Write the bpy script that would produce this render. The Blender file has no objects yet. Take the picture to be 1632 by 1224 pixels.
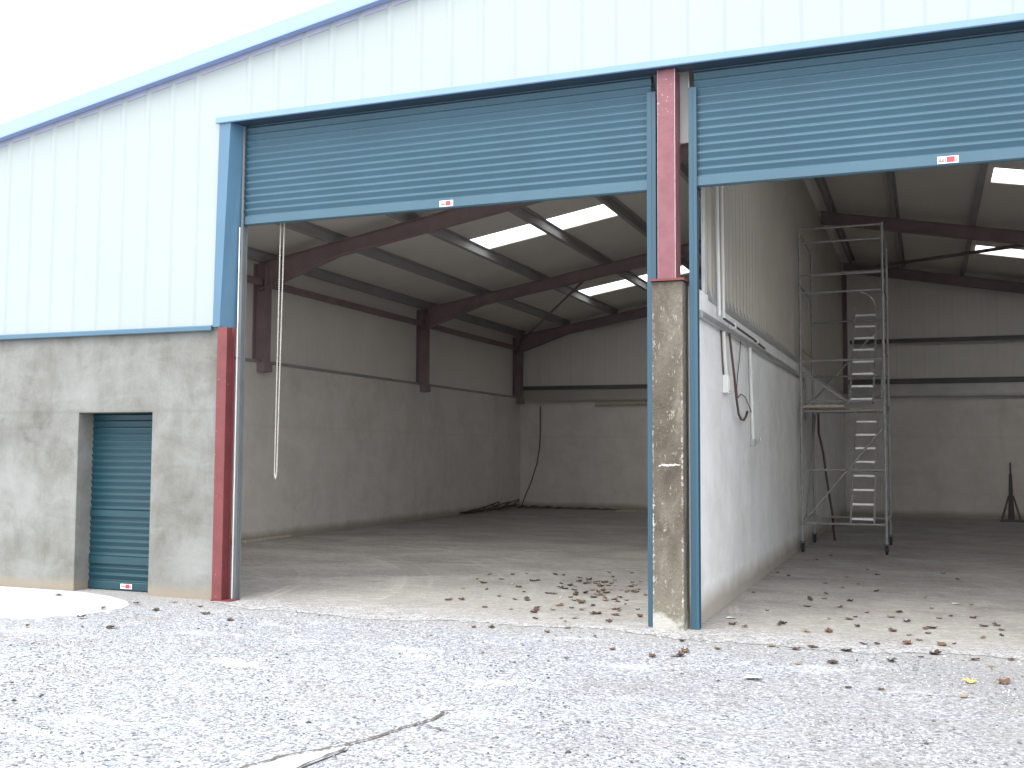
import bpy, bmesh, math, random
import numpy as np
from mathutils import Vector, Matrix
random.seed(7)
R_ = random.Random(11)
scene = bpy.context.scene
col = scene.collection
PI = math.pi

# ------------------------------------------------------------------ camera
cam_d = bpy.data.cameras.new("camera")
cam = bpy.data.objects.new("camera", cam_d)
col.objects.link(cam)
cam_d.sensor_width = 36.0
cam_d.lens = 37.52
cam_d.clip_end = 2000
cr = Vector((0.93220992, 0.36188006, 0.00524291))
cu = Vector((0.01829447, -0.06158494, 0.99793417))
cf = Vector((-0.36145536, 0.93018822, 0.06403049))
cam.matrix_world = Matrix(((cr.x, cu.x, -cf.x, 0), (cr.y, cu.y, -cf.y, 0), (cr.z, cu.z, -cf.z, 1.6), (0, 0, 0, 1)))
scene.camera = cam

# ------------------------------------------------------------------ mesh helpers
class MB:
    def __init__(s): s.v = []; s.f = []
    def add(s, vs, fs):
        n = len(s.v); s.v += [tuple(v) for v in vs]; s.f += [tuple(i + n for i in f) for f in fs]; return s
    def box(s, x0, x1, y0, y1, z0, z1):
        return s.add([(x0,y0,z0),(x1,y0,z0),(x1,y1,z0),(x0,y1,z0),(x0,y0,z1),(x1,y0,z1),(x1,y1,z1),(x0,y1,z1)],
                     [(0,3,2,1),(4,5,6,7),(0,1,5,4),(1,2,6,5),(2,3,7,6),(3,0,4,7)])
    def prism(s, poly, a, b, axis='y'):
        # poly in the plane across axis; y: (x,z)  x: (y,z)  z: (x,y)
        def P(p, t):
            return {'y': (p[0], t, p[1]), 'x': (t, p[0], p[1]), 'z': (p[0], p[1], t)}[axis]
        n = len(poly)
        vs = [P(p, a) for p in poly] + [P(p, b) for p in poly]
        fs = [tuple(range(n)), tuple(range(2*n-1, n-1, -1))] + [(i, i+n, (i+1) % n + n, (i+1) % n) for i in range(n)]
        return s.add(vs, fs)
    def tube(s, p0, p1, r, n=8, r1=None, cap=True):
        p0 = Vector(p0); p1 = Vector(p1); d = (p1-p0).normalized()
        u = d.orthogonal().normalized(); w = d.cross(u); r1 = r if r1 is None else r1
        vs = []
        for c, q in ((p0, r), (p1, r1)):
            for i in range(n):
                a = 2*PI*i/n; vs.append(c + (u*math.cos(a) + w*math.sin(a))*q)
        fs = [(i, (i+1) % n, (i+1) % n + n, i+n) for i in range(n)]
        if cap: fs += [tuple(range(n-1, -1, -1)), tuple(range(n, 2*n))]
        return s.add(vs, fs)
    def path(s, pts, r, n=6):
        pts = [Vector(p) for p in pts]; rings = []
        u = None
        for i, p in enumerate(pts):
            d = (pts[min(i+1, len(pts)-1)] - pts[max(i-1, 0)]).normalized()
            if u is None: u = d.orthogonal().normalized()
            u = (u - d*u.dot(d)).normalized(); w = d.cross(u)
            rings.append([p + (u*math.cos(2*PI*k/n) + w*math.sin(2*PI*k/n))*r for k in range(n)])
        vs = [v for q in rings for v in q]; fs = []
        for i in range(len(pts)-1):
            for k in range(n):
                a = i*n+k; b = i*n+(k+1) % n; fs.append((a, b, b+n, a+n))
        fs += [tuple(range(n-1, -1, -1)), tuple(range(len(vs)-n, len(vs)))]
        return s.add(vs, fs)
    def bar(s, p0, p1, w, h, up=(0, 0, 1)):
        # rectangular bar from p0 to p1
        p0 = Vector(p0); p1 = Vector(p1); d = (p1-p0).normalized()
        a = d.cross(Vector(up)).normalized(); b = a.cross(d)
        vs = [c + a*i*w/2 + b*j*h/2 for c in (p0, p1) for i, j in ((-1,-1),(1,-1),(1,1),(-1,1))]
        return s.add(vs, [(0,3,2,1),(4,5,6,7),(0,1,5,4),(1,2,6,5),(2,3,7,6),(3,0,4,7)])
    def build(s, name, m, parent=None, origin=None, smooth=False, bevel=0):
        me = bpy.data.meshes.new(name)
        o0 = Vector(origin) if origin is not None else (Vector(parent['org']) if parent is not None and 'org' in parent else Vector((0,0,0)))
        me.from_pydata([tuple(Vector(v)-o0) for v in s.v], [], s.f)
        bm = bmesh.new(); bm.from_mesh(me); bmesh.ops.recalc_face_normals(bm, faces=bm.faces); bm.to_mesh(me); bm.free()
        me.materials.append(m)
        if smooth:
            me.shade_smooth()
        ob = bpy.data.objects.new(name, me); col.objects.link(ob)
        if parent is not None:
            ob.parent = parent; ob['org'] = list(o0)
        elif origin is not None:
            ob.location = o0; ob['org'] = list(o0)
        if bevel:
            b = ob.modifiers.new("bevel", 'BEVEL'); b.width = bevel; b.segments = 2; b.limit_method = 'ANGLE'
        return ob

def thing(name, label, cat, loc=(0,0,0), group=None):
    o = bpy.data.objects.new(name, None); col.objects.link(o); o.location = loc; o['org'] = list(loc)
    o.empty_display_size = .2
    return tag(o, label, cat, group)
def tag(o, label, cat, group=None):
    o['label'] = label; o['category'] = cat
    if group: o['group'] = group
    return o
def struct(o, kind='structure'):
    o['kind'] = kind; return o

# ------------------------------------------------------------------ materials
def new_mat(name):
    m = bpy.data.materials.new(name); m.use_nodes = True; nt = m.node_tree
    bs = nt.nodes['Principled BSDF']; return m, nt, bs
def N(nt, typ, **kw):
    n = nt.nodes.new(typ)
    for k, v in kw.items():
        if k in n.inputs.keys(): n.inputs[k].default_value = v
        else: setattr(n, k, v)
    return n
def ramp(nt, src, stops, interp='LINEAR'):
    r = nt.nodes.new('ShaderNodeValToRGB'); e = r.color_ramp.elements; r.color_ramp.interpolation = interp
    while len(e) < len(stops): e.new(.5)
    for x, (p, c) in zip(e, stops):
        x.position = p; x.color = (*c, 1) if len(c) == 3 else c
    nt.links.new(src, r.inputs[0]); return r.outputs[0]
def pos(nt, scale=(1,1,1)):
    g = nt.nodes.new('ShaderNodeNewGeometry'); mp = nt.nodes.new('ShaderNodeMapping')
    mp.inputs['Scale'].default_value = scale; nt.links.new(g.outputs['Position'], mp.inputs['Vector']); return mp.outputs[0]
def noise(nt, vec, scale, detail=4, rough=.55, dist=0):
    n = N(nt, 'ShaderNodeTexNoise', Scale=scale, Detail=detail, Roughness=rough, Distortion=dist)
    nt.links.new(vec, n.inputs['Vector']); return n.outputs['Fac']
def mix(nt, fac, a, b, mode='MIX'):
    m = nt.nodes.new('ShaderNodeMix'); m.data_type = 'RGBA'; m.blend_type = mode
    for i, v in ((0, fac), (6, a), (7, b)):
        if hasattr(v, 'is_output'): nt.links.new(v, m.inputs[i])
        else: m.inputs[i].default_value = v if i == 0 else (*v, 1)
    return m.outputs[2]
def bump(nt, bs, h, strength=.3, dist=.01):
    b = N(nt, 'ShaderNodeBump', Strength=strength, Distance=dist); nt.links.new(h, b.inputs['Height']); nt.links.new(b.outputs[0], bs.inputs['Normal'])
def math_(nt, op, a, b=None, c=None):
    m = nt.nodes.new('ShaderNodeMath'); m.operation = op
    for i, v in enumerate((a, b, c)):
        if v is None: continue
        if hasattr(v, 'is_output'): nt.links.new(v, m.inputs[i])
        else: m.inputs[i].default_value = v
    return m.outputs[0]
def sepz(nt):
    g = nt.nodes.new('ShaderNodeNewGeometry'); s = nt.nodes.new('ShaderNodeSeparateXYZ'); nt.links.new(g.outputs['Position'], s.inputs[0]); return s.outputs

def paint(name, c, rough=.45, vary=.12, scale=3, metallic=0, bumps=0, chips=None):
    m, nt, bs = new_mat(name)
    p = pos(nt)
    f = noise(nt, p, scale, 6, .6)
    c2 = tuple(x*(1-vary) for x in c); c3 = tuple(min(1, x*(1+vary)) for x in c)
    cc = ramp(nt, f, [(.3, c2), (.7, c3)])
    if chips:
        ch = noise(nt, p, chips[0], 3, .7); k = ramp(nt, ch, [(chips[1], (0,0,0)), (chips[1]+.03, (1,1,1))]); cc = mix(nt, k, cc, chips[2])
    nt.links.new(cc, bs.inputs['Base Color'])
    bs.inputs['Roughness'].default_value = rough; bs.inputs['Metallic'].default_value = metallic
    if bumps:
        bump(nt, bs, noise(nt, p, 60, 3), bumps, .004)
    return m

M = {}
M['cladding'] = paint('pale cladding paint', (.335,.375,.37), .5, .02, .7)
M['blue'] = paint('blue steel paint', (.06,.135,.20), .38, .06, 2)
M['bluejamb'] = paint('light blue steel paint', (.075,.165,.25), .4, .05, 2)
M['bluedoor'] = paint('deep blue shutter paint', (.010,.048,.066), .4, .06, 2)
M['lipblue'] = paint('lavender blue trim', (.24,.33,.56), .4, .05, 2)
M['guide'] = paint('blue guide rail paint', (.028,.082,.125), .4, .05, 2)
M['shutter'] = paint('blue shutter paint', (.046,.108,.150), .38, .07, 1.3)
M['trimblue'] = paint('pale blue trim paint', (.19,.31,.46), .4, .05, 2)
M['verge'] = paint('light turquoise trim paint', (.27,.42,.425), .4, .04, 2)
M['red'] = paint('red oxide primer', (.155,.034,.036), .55, .14, 6, chips=(34, .70, (.62,.5,.5)))
M['stub'] = paint('faded red primer', (.20,.070,.088), .45, .12, 7, chips=(26, .69, (.75,.62,.65)))
M['darkred'] = paint('dark red oxide steel', (.26,.185,.19), .6, .15, 3)
M['purlin'] = paint('dull galvanised purlin', (.31,.305,.30), .65, .10, 2)
M['galv'] = paint('galvanised steel', (.42,.43,.43), .38, .15, 9, metallic=.5)
M['alu'] = paint('aluminium tube', (.34,.34,.33), .45, .2, 12, metallic=.3)
M['dullrail'] = paint('dark grey steel rail', (.11,.11,.105), .6, .15, 3)
M['flash'] = paint('dull grey flashing', (.50,.50,.49), .55, .1, 3)
M['guidegrey'] = paint('blue grey guide channel', (.15,.165,.17), .5, .1, 4)
M['ribshade'] = paint('lavender grey rib shade', (.38,.39,.50), .8, .1, 5)  # colour of the shadow between cladding ribs below the verge lip
M['soffit'] = paint('blue soffit darkened for shade', (.035,.06,.09), .5, .1, 3)  # shade under the header put into the colour
M['liner'] = paint('grey fibre cement liner', (.72,.69,.645), .75, .04, 1.2)
M['clad_in'] = paint('cream grey inner cladding', (.40,.38,.335), .6, .08, 1.2)
M['roofin'] = paint('grey roof sheet', (.72,.69,.645), .7, .04, 1.2)
M['white'] = paint('white plastic', (.72,.72,.70), .4, .05, 4)
M['black'] = paint('black rubber', (.025,.025,.028), .6, .2, 10)
M['cable'] = paint('dark brown cable', (.09,.06,.052), .6, .2, 8)
M['wood'] = paint('pale timber', (.50,.45,.36), .7, .2, 14)
M['darktimber'] = paint('dark steel plate', (.10,.09,.088), .6, .2, 6)
M['stickerwhite'] = paint('white label film', (.85,.84,.86), .3, .02, 3)
M['stickerred'] = paint('red label film', (.62,.06,.08), .3, .05, 3)
M['stickerblack'] = paint('dark label ink', (.10,.04,.05), .4, .05, 3)
M['chain'] = paint('zinc chain', (.55,.53,.48), .35, .2, 40, metallic=.5)
M['tread'] = paint('bright aluminium tread', (.72,.72,.70), .38, .1, 14, metallic=.3)
M['blueplastic'] = paint('dark blue caster hub', (.03,.05,.12), .5, .1, 6)

def concrete(name, base, patch, light, seam=None, scale=1.0, bmp=.25, rim=None):
    m, nt, bs = new_mat(name); p = pos(nt)
    big = noise(nt, p, 1.1*scale, 8, .62, .3)
    c = ramp(nt, big, [(.32, patch), (.5, base), (.68, light)])
    med = noise(nt, pos(nt, (1, 1, .45)), 3.7*scale, 6, .65, .6)
    k = ramp(nt, med, [(.35, (0,0,0)), (.62, (1,1,1))])
    c = mix(nt, math_(nt, 'MULTIPLY', k, .45), c, light)
    k = ramp(nt, noise(nt, pos(nt, (.6,1,1.6)), 2.1*scale, 7, .7, 1.2), [(.44, (0,0,0)), (.78, (1,1,1))])
    c = mix(nt, math_(nt, 'MULTIPLY', k, .55), c, tuple(min(1, x*1.15) for x in light))
    k = ramp(nt, noise(nt, pos(nt, (1.6,1,.7)), 1.7*scale, 7, .7, .8), [(.48, (0,0,0)), (.80, (1,1,1))])
    c = mix(nt, math_(nt, 'MULTIPLY', k, .5), c, tuple(x*.82 for x in patch))
    fine = noise(nt, p, 55, 4, .7)
    fr = ramp(nt, fine, [(.3, (.82,.82,.82)), (.7, (1.0,1.0,1.0))])
    c = mix(nt, .7, c, fr, 'MULTIPLY')
    if seam:
        z = sepz(nt)[2]
        for s in seam:
            w = math_(nt, 'ADD', z, math_(nt, 'MULTIPLY', noise(nt, p, 2.5), .05))
            d = math_(nt, 'ABSOLUTE', math_(nt, 'SUBTRACT', w, s+.025))
            q = ramp(nt, d, [(0, (1,1,1)), (.035, (0,0,0))])
            c = mix(nt, math_(nt, 'MULTIPLY', q, .18), c, tuple(x*.7 for x in patch))
    if rim:   # damp dirty band climbing from the floor
        z = sepz(nt)[2]
        w = math_(nt, 'SUBTRACT', z, math_(nt, 'MULTIPLY', noise(nt, p, 1.8, 6, .7), rim*.9))
        q = ramp(nt, w, [(0, (1,1,1)), (rim*.9, (0,0,0))])
        c = mix(nt, math_(nt, 'MULTIPLY', q, .75), c, (.27,.225,.17))
    nt.links.new(c, bs.inputs['Base Color']); bs.inputs['Roughness'].default_value = .9
    h = math_(nt, 'ADD', math_(nt, 'MULTIPLY', fine, .35), med)
    bump(nt, bs, h, bmp, .012)
    return m
M['wall'] = concrete('cast cement wall', (.18,.178,.157), (.122,.117,.099), (.26,.265,.255), seam=[2.04], rim=.12)
M['wallin'] = concrete('inner concrete wall', (.69,.655,.61), (.62,.585,.54), (.74,.71,.67), seam=[2.05], scale=.8, rim=.15)
M['partition'] = concrete('whitened partition plaster', (.70,.70,.695), (.61,.605,.595), (.76,.77,.78), scale=.8, rim=.24)
M['wedge'] = concrete('worn bare concrete', (.34,.35,.37), (.28,.285,.30), (.42,.435,.46), bmp=.2)
M['apron'] = concrete('smooth pale concrete', (.46,.475,.48), (.42,.435,.44), (.52,.535,.545), scale=1.0, bmp=.15)

# rough concrete pillar with chipped pale aggregate and a chalk smear
def pillar_mat():
    m, nt, bs = new_mat('rough pillar concrete'); p = pos(nt)
    big = noise(nt, pos(nt, (1,1,.5)), 4, 7, .65, .5)
    c = ramp(nt, big, [(.3, (.07,.057,.042)), (.52, (.12,.10,.078)), (.7, (.20,.178,.14))])
    # dry pale lower part
    z = sepz(nt)
    low = math_(nt, 'ADD', z[2], math_(nt, 'MULTIPLY', noise(nt, p, 5, 5), .6))
    q = ramp(nt, math_(nt, 'DIVIDE', low, 1.6), [(.28, (1,1,1)), (.72, (0,0,0))])
    c = mix(nt, math_(nt, 'MULTIPLY', q, .75), c, (.20,.187,.143))
    q = ramp(nt, low, [(.40, (1,1,1)), (.47, (0,0,0))])
    c = mix(nt, q, c, (.40,.395,.365))
    # speckles
    sp = noise(nt, pos(nt, (1,1,.4)), 30, 3, .75)
    k = ramp(nt, sp, [(.60, (0,0,0)), (.67, (1,1,1))])
    c = mix(nt, math_(nt, 'MULTIPLY', k, .8), c, (.36,.345,.30))
    sp2 = noise(nt, p, 42, 3, .7)
    k = ramp(nt, sp2, [(.28, (1,1,1)), (.34, (0,0,0))])
    c = mix(nt, math_(nt, 'MULTIPLY', k, .8), c, (.10,.085,.07))
    # flaked edges
    for ex in (-2.352, -2.083):
        d = math_(nt, 'ABSOLUTE', math_(nt, 'SUBTRACT', z[0], ex))
        dd = math_(nt, 'ADD', d, math_(nt, 'MULTIPLY', noise(nt, p, 28, 3, .8), .075))
        zz = ramp(nt, math_(nt, 'DIVIDE', z[2], 3.2), [(.25, (1,1,1)), (.9, (.25,.25,.25))])
        k = ramp(nt, dd, [(.036, (1,1,1)), (.042, (0,0,0))])
        pm = ramp(nt, noise(nt, pos(nt, (1,1,.8)), 3.3, 3), [(.42, (.1,.1,.1)), (.58, (1,1,1))])
        c = mix(nt, math_(nt, 'MULTIPLY', math_(nt, 'MULTIPLY', k, zz), pm), c, (.55,.53,.48))
    # chalk smear
    dz = math_(nt, 'ABSOLUTE', math_(nt, 'SUBTRACT', math_(nt, 'ADD', z[2], math_(nt, 'MULTIPLY', noise(nt, p, 30, 3), .05)), 1.52))
    dx = math_(nt, 'ABSOLUTE', math_(nt, 'ADD', z[0], 2.20))
    k = math_(nt, 'MULTIPLY', math_(nt, 'LESS_THAN', math_(nt, 'ADD', dz, math_(nt, 'MULTIPLY', dx, .09)), .013), math_(nt, 'LESS_THAN', dx, .10))
    k = math_(nt, 'MULTIPLY', k, ramp(nt, noise(nt, p, 60, 2, .8), [(.40, (0,0,0)), (.50, (1,1,1))]))
    c = mix(nt, math_(nt, 'MULTIPLY', k, .85), c, (.8,.79,.77))
    nt.links.new(c, bs.inputs['Base Color']); bs.inputs['Roughness'].default_value = .92
    bump(nt, bs, math_(nt, 'ADD', sp, math_(nt, 'MULTIPLY', sp2, .8)), .8, .018)
    return m
M['pillar'] = pillar_mat()

def stub_mat():
    m, nt, bs = new_mat('faded red primer with painted edge highlights'); p = pos(nt); z = sepz(nt)
    c = ramp(nt, noise(nt, p, 6, 6, .65), [(.3, (.165,.05,.062)), (.7, (.225,.085,.105))])
    for ex, w in ((-2.305, .007), (-2.138, .006)):  # pale lines on the front edges are highlights put into the colour
        d = math_(nt, 'ABSOLUTE', math_(nt, 'SUBTRACT', z[0], ex))
        d = math_(nt, 'ADD', d, math_(nt, 'MULTIPLY', noise(nt, p, 25, 3, .7), .006))
        c = mix(nt, math_(nt, 'MULTIPLY', math_(nt, 'MULTIPLY', math_(nt, 'LESS_THAN', d, w), math_(nt, 'LESS_THAN', z[1], 9.662)), .8), c, (.50,.42,.42))
    hz = ramp(nt, math_(nt, 'DIVIDE', z[2], 5.2), [(.78, (0,0,0)), (.97, (1,1,1))])
    k = ramp(nt, noise(nt, p, 26, 4, .75), [(.62, (0,0,0)), (.67, (1,1,1))])
    c = mix(nt, math_(nt, 'MULTIPLY', k, hz), c, (.50,.42,.43))
    nt.links.new(c, bs.inputs['Base Color']); bs.inputs['Roughness'].default_value = .45
    return m
M['stub'] = stub_mat()

def gravel_mat():
    m, nt, bs = new_mat('crushed stone yard'); p = pos(nt)
    v = N(nt, 'ShaderNodeTexVoronoi', Scale=62.0); nt.links.new(p, v.inputs['Vector'])
    sx = nt.nodes.new('ShaderNodeSeparateColor'); nt.links.new(v.outputs['Color'], sx.inputs[0])
    stone = ramp(nt, sx.outputs[0], [(0, (.045,.045,.05)), (.17, (.14,.15,.17)), (.36, (.26,.275,.305)), (.62, (.38,.40,.435)), (1, (.55,.57,.59))])
    clump = noise(nt, pos(nt, (1,1.5,1)), 9, 6, .7)
    k = ramp(nt, clump, [(.38, (1,1,1)), (.56, (0,0,0))])
    c = mix(nt, math_(nt, 'MULTIPLY', k, .5), stone, (.36,.35,.355))
    pat = noise(nt, pos(nt, (.6,1.3,1)), 1.6, 5, .6)
    k = ramp(nt, pat, [(.54, (0,0,0)), (.68, (1,1,1))])
    c = mix(nt, math_(nt, 'MULTIPLY', k, .5), c, (.30,.275,.245))
    k = ramp(nt, pat, [(.30, (1,1,1)), (.42, (0,0,0))])
    c = mix(nt, math_(nt, 'MULTIPLY', k, .55), c, (.70,.71,.72))
    k = ramp(nt, noise(nt, pos(nt, (1,1.4,1)), 13, 5, .75, .4), [(.50, (0,0,0)), (.60, (1,1,1))])
    c = mix(nt, math_(nt, 'MULTIPLY', k, .6), c, (.46,.485,.52))
    big = noise(nt, pos(nt, (.7,1,1)), .55, 6, .65, .6)
    gx = math_(nt, 'ADD', math_(nt, 'MULTIPLY', math_(nt, 'ADD', sepz(nt)[0], 2.6), .11), math_(nt, 'MULTIPLY', math_(nt, 'SUBTRACT', big, .5), 1.5))
    k = ramp(nt, gx, [(.05, (0,0,0)), (.42, (1,1,1))])
    c = mix(nt, math_(nt, 'MULTIPLY', k, .62), c, (.25,.24,.235))
    we = math_(nt, 'ADD', sepz(nt)[1], math_(nt, 'MULTIPLY', math_(nt, 'SUBTRACT', noise(nt, p, 2.2, 7, .75), .5), 1.4))
    q = ramp(nt, math_(nt, 'SUBTRACT', we, 8.6), [(.1, (0,0,0)), (.75, (1,1,1))])
    c = mix(nt, math_(nt, 'MULTIPLY', q, .7), c, (.34,.33,.315))
    c = mix(nt, .6, c, ramp(nt, noise(nt, p, 30, 4, .75), [(.38, (.30,.29,.29)), (.56, (1,1,1))]), 'MULTIPLY')
    nt.links.new(c, bs.inputs['Base Color']); bs.inputs['Roughness'].default_value = .85
    h = math_(nt, 'ADD', math_(nt, 'MULTIPLY', v.outputs['Distance'], -1.2), math_(nt, 'MULTIPLY', clump, 1.5))
    bump(nt, bs, h, .7, .012)
    return m
M['gravel'] = gravel_mat()

def floor_mat():
    m, nt, bs = new_mat('worn concrete floor'); p = pos(nt)
    big = noise(nt, pos(nt, (.7,1,1)), 1.0, 8, .62, .4)
    c = ramp(nt, big, [(.3, (.24,.22,.205)), (.5, (.32,.30,.28)), (.7, (.42,.40,.375))])
    z = sepz(nt)
    # dusty pale threshold strip
    wy = math_(nt, 'ADD', z[1], math_(nt, 'MULTIPLY', math_(nt, 'SUBTRACT', noise(nt, p, .8, 5), .5), 3.2))
    q = ramp(nt, math_(nt, 'DIVIDE', wy, 20), [(.54, (1,1,1)), (.60, (0,0,0))])
    c = mix(nt, math_(nt, 'MULTIPLY', q, .5), c, (.26,.255,.24))
    v = N(nt, 'ShaderNodeTexVoronoi', Scale=62.0); nt.links.new(p, v.inputs['Vector'])
    sx = nt.nodes.new('ShaderNodeSeparateColor'); nt.links.new(v.outputs['Color'], sx.inputs[0])
    stone = ramp(nt, sx.outputs[0], [(0, (.08,.075,.075)), (.3, (.24,.24,.25)), (.6, (.40,.41,.42)), (1, (.58,.58,.59))])
    we = math_(nt, 'ADD', z[1], math_(nt, 'MULTIPLY', math_(nt, 'SUBTRACT', noise(nt, p, 2.6, 6, .7), .5), 1.6))
    q = ramp(nt, math_(nt, 'SUBTRACT', we, 9.2), [(.20, (1,1,1)), (.95, (0,0,0))])
    c = mix(nt, q, c, stone)
    # arcs left by turning tyres
    for (cx, cy, s, am) in ((-12.5, 9.0, 3.2, .6), (-3.0, 6.0, 2.6, .5), (-7.0, 26, 2.4, .45), (3.0, 4.0, 2.8, .4)):
        mp = nt.nodes.new('ShaderNodeCombineXYZ'); mp.inputs[0].default_value = cx; mp.inputs[1].default_value = cy
        vd = nt.nodes.new('ShaderNodeVectorMath'); vd.operation = 'DISTANCE'; nt.links.new(p, vd.inputs[0]); nt.links.new(mp.outputs[0], vd.inputs[1])
        dn = nt.nodes.new('ShaderNodeCombineXYZ'); nt.links.new(vd.outputs['Value'], dn.inputs[0])
        st = noise(nt, dn.outputs[0], s, 8, .75)
        k = ramp(nt, st, [(.52, (0,0,0)), (.60, (1,1,1))])
        k2 = ramp(nt, noise(nt, p, .9, 4), [(.42, (0,0,0)), (.6, (1,1,1))])
        c = mix(nt, math_(nt, 'MULTIPLY', math_(nt, 'MULTIPLY', k, k2), am), c, (.50,.48,.45))
    # dried pale puddles just inside the openings
    for (px, py, ax, ay) in ((-4.5, 11.1, 1.5, .75), (-.6, 10.6, 1.5, .7), (-3.9, 9.75, 1.3, .16)):
        ex = math_(nt, 'POWER', math_(nt, 'DIVIDE', math_(nt, 'SUBTRACT', z[0], px), ax), 2.0)
        ey = math_(nt, 'POWER', math_(nt, 'DIVIDE', math_(nt, 'SUBTRACT', z[1], py), ay), 2.0)
        rr = math_(nt, 'ADD', math_(nt, 'ADD', ex, ey), math_(nt, 'MULTIPLY', math_(nt, 'SUBTRACT', noise(nt, p, 2.2, 6, .7), .5), 1.3))
        k = ramp(nt, rr, [(.72, (1,1,1)), (.98, (0,0,0))])
        c = mix(nt, math_(nt, 'MULTIPLY', k, .55), c, (.32,.315,.295))
    # dark damp spots and grit
    k = ramp(nt, noise(nt, pos(nt, (.6,1.6,1)), 2.2, 5, .6), [(.62, (0,0,0)), (.72, (1,1,1))])
    c = mix(nt, math_(nt, 'MULTIPLY', k, .45), c, (.14,.12,.105))
    c = mix(nt, .8, c, ramp(nt, noise(nt, pos(nt, (.8,1.3,1)), 6, 8, .75), [(.34, (.66,.64,.62)), (.62, (1,1,1))]), 'MULTIPLY')
    k = ramp(nt, noise(nt, pos(nt, (.8,1.2,1)), 15, 6, .8), [(.53, (0,0,0)), (.64, (1,1,1))]); c = mix(nt, math_(nt, 'MULTIPLY', k, .55), c, (.50,.49,.47))
    k = ramp(nt, noise(nt, pos(nt, (1.1,.9,1)), 18, 6, .8), [(.34, (1,1,1)), (.45, (0,0,0))]); c = mix(nt, math_(nt, 'MULTIPLY', k, .55), c, (.13,.12,.11))
    g = noise(nt, p, 34, 5, .8)
    k = ramp(nt, g, [(.58, (0,0,0)), (.66, (1,1,1))]); c = mix(nt, math_(nt, 'MULTIPLY', k, .65), c, (.58,.57,.55))
    k = ramp(nt, g, [(.34, (1,1,1)), (.42, (0,0,0))]); c = mix(nt, math_(nt, 'MULTIPLY', k, .6), c, (.10,.09,.08))
    nt.links.new(c, bs.inputs['Base Color']); bs.inputs['Roughness'].default_value = .8
    bump(nt, bs, math_(nt, 'ADD', g, noise(nt, p, 7, 5, .7)), .45, .012)
    return m
M['floor'] = floor_mat()

def skylight_mat():
    m, nt, bs = new_mat('translucent roof panel')
    out = nt.nodes['Material Output']
    t = nt.nodes.new('ShaderNodeBsdfTranslucent'); t.inputs[0].default_value = (.9,.9,.88,1)
    tr = nt.nodes.new('ShaderNodeBsdfTransparent'); tr.inputs[0].default_value = (.95,.95,.93,1)
    mx = nt.nodes.new('ShaderNodeMixShader'); mx.inputs[0].default_value = .55
    nt.links.new(t.outputs[0], mx.inputs[1]); nt.links.new(tr.outputs[0], mx.inputs[2]); nt.links.new(mx.outputs[0], out.inputs[0])
    return m
M['skylight_or_fill'] = skylight_mat()

def leaf_mat(name, a, b):
    m, nt, bs = new_mat(name)
    tc = nt.nodes.new('ShaderNodeTexCoord'); oi = nt.nodes.new('ShaderNodeObjectInfo')
    f = noise(nt, tc.outputs['Object'], 30, 4)
    s = math_(nt, 'ADD', math_(nt, 'MULTIPLY', f, .5), math_(nt, 'MULTIPLY', oi.outputs['Random'], .5))
    nt.links.new(ramp(nt, s, [(.2, a), (.8, b)]), bs.inputs['Base Color']); bs.inputs['Roughness'].default_value = .75
    return m
M['leaf'] = leaf_mat('dry brown leaf', (.035,.02,.013), (.13,.07,.04))
M['leaftan'] = leaf_mat('dry tan leaf', (.11,.07,.04), (.26,.19,.11))
M['leafyellow'] = leaf_mat('yellow leaf', (.65,.45,.04), (.80,.62,.08))

# ------------------------------------------------------------------ ground
YF = 9.65
def sheet(name, poly, z, m, thick=.0):
    mb = MB()
    if thick: mb.prism(poly, z-thick, z, 'z')
    else: mb.add([(x, y, z) for x, y in poly], [tuple(range(len(poly)))])
    o = mb.build(name, m)
    return struct(o)
g = MB()
# yard sheet with gentle unevenness near the camera, flat far away
xs = [-900,-300,-100,-40,-20] + [-14+i*.35 for i in range(72)] + [15,20,40,100,300,900]
ys = [-900,-300,-100,-40,-10,-2] + [0+i*.35 for i in range(28)] + [9.8, 12, 20, 31, 60, 150, 400, 900]
def gz(x, y):
    if -14 < x < 11 and 0 < y < 9.1:
        e = min(1, (9.1-y)/1.5, y/1.0, (x+14)/2, (11-x)/2)
        if x < -6.6 and y > 6.2: e *= max(0, min(1, (-6.6-x < .9)*(1-(-6.6-x)/.9) + max(0, 1-(y-6.2)/.9)))
        return e*(.018*math.sin(x*1.7+y*.9) + .014*math.sin(x*.8-y*1.9+1) + .01*math.sin(3.1*x+2.3*y)) - .012*e
    return 0
vs = [(x, y, gz(x, y)-.001) for y in ys for x in xs]; nx = len(xs)
g.add(vs, [(j*nx+i, j*nx+i+1, (j+1)*nx+i+1, (j+1)*nx+i) for j in range(len(ys)-1) for i in range(nx-1)])
ground = struct(g.build('ground', M['gravel'], smooth=True))

# concrete floor of the two bays: ragged front edge
edge = []
x = -7.12
while x < 7.2:
    w = 9.30 + .13*math.sin(x*1.5) + .07*math.sin(x*4.3+1) + R_.uniform(-.05, .05)
    edge.append((x, w)); x += .06
edge += [(7.25, 9.35), (7.25, 9.97), (7.25, 29.45), (-11.3, 29.45), (-11.3, 9.9), (-7.12, 9.9)]
sheet('concrete_floor', edge, .0025, M['floor'])
# smooth apron in front of the small door
ap = [(-12.5, 9.62), (-8.9, 9.60), (-8.35, 9.42), (-7.95, 9.2), (-7.72, 8.98)]
for i in range(14):
    t = i/13; a = t*PI*.5
    ap.append((-7.62 - .05*math.sin(i*2.1) - 1.2*t**3, 8.75 - 1.25*t - .05*math.sin(i*1.7)))
ap += [(-10.0, 7.2), (-12.5, 7.0)]
sheet('concrete_apron', ap, .005, M['apron'], .03)
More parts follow.
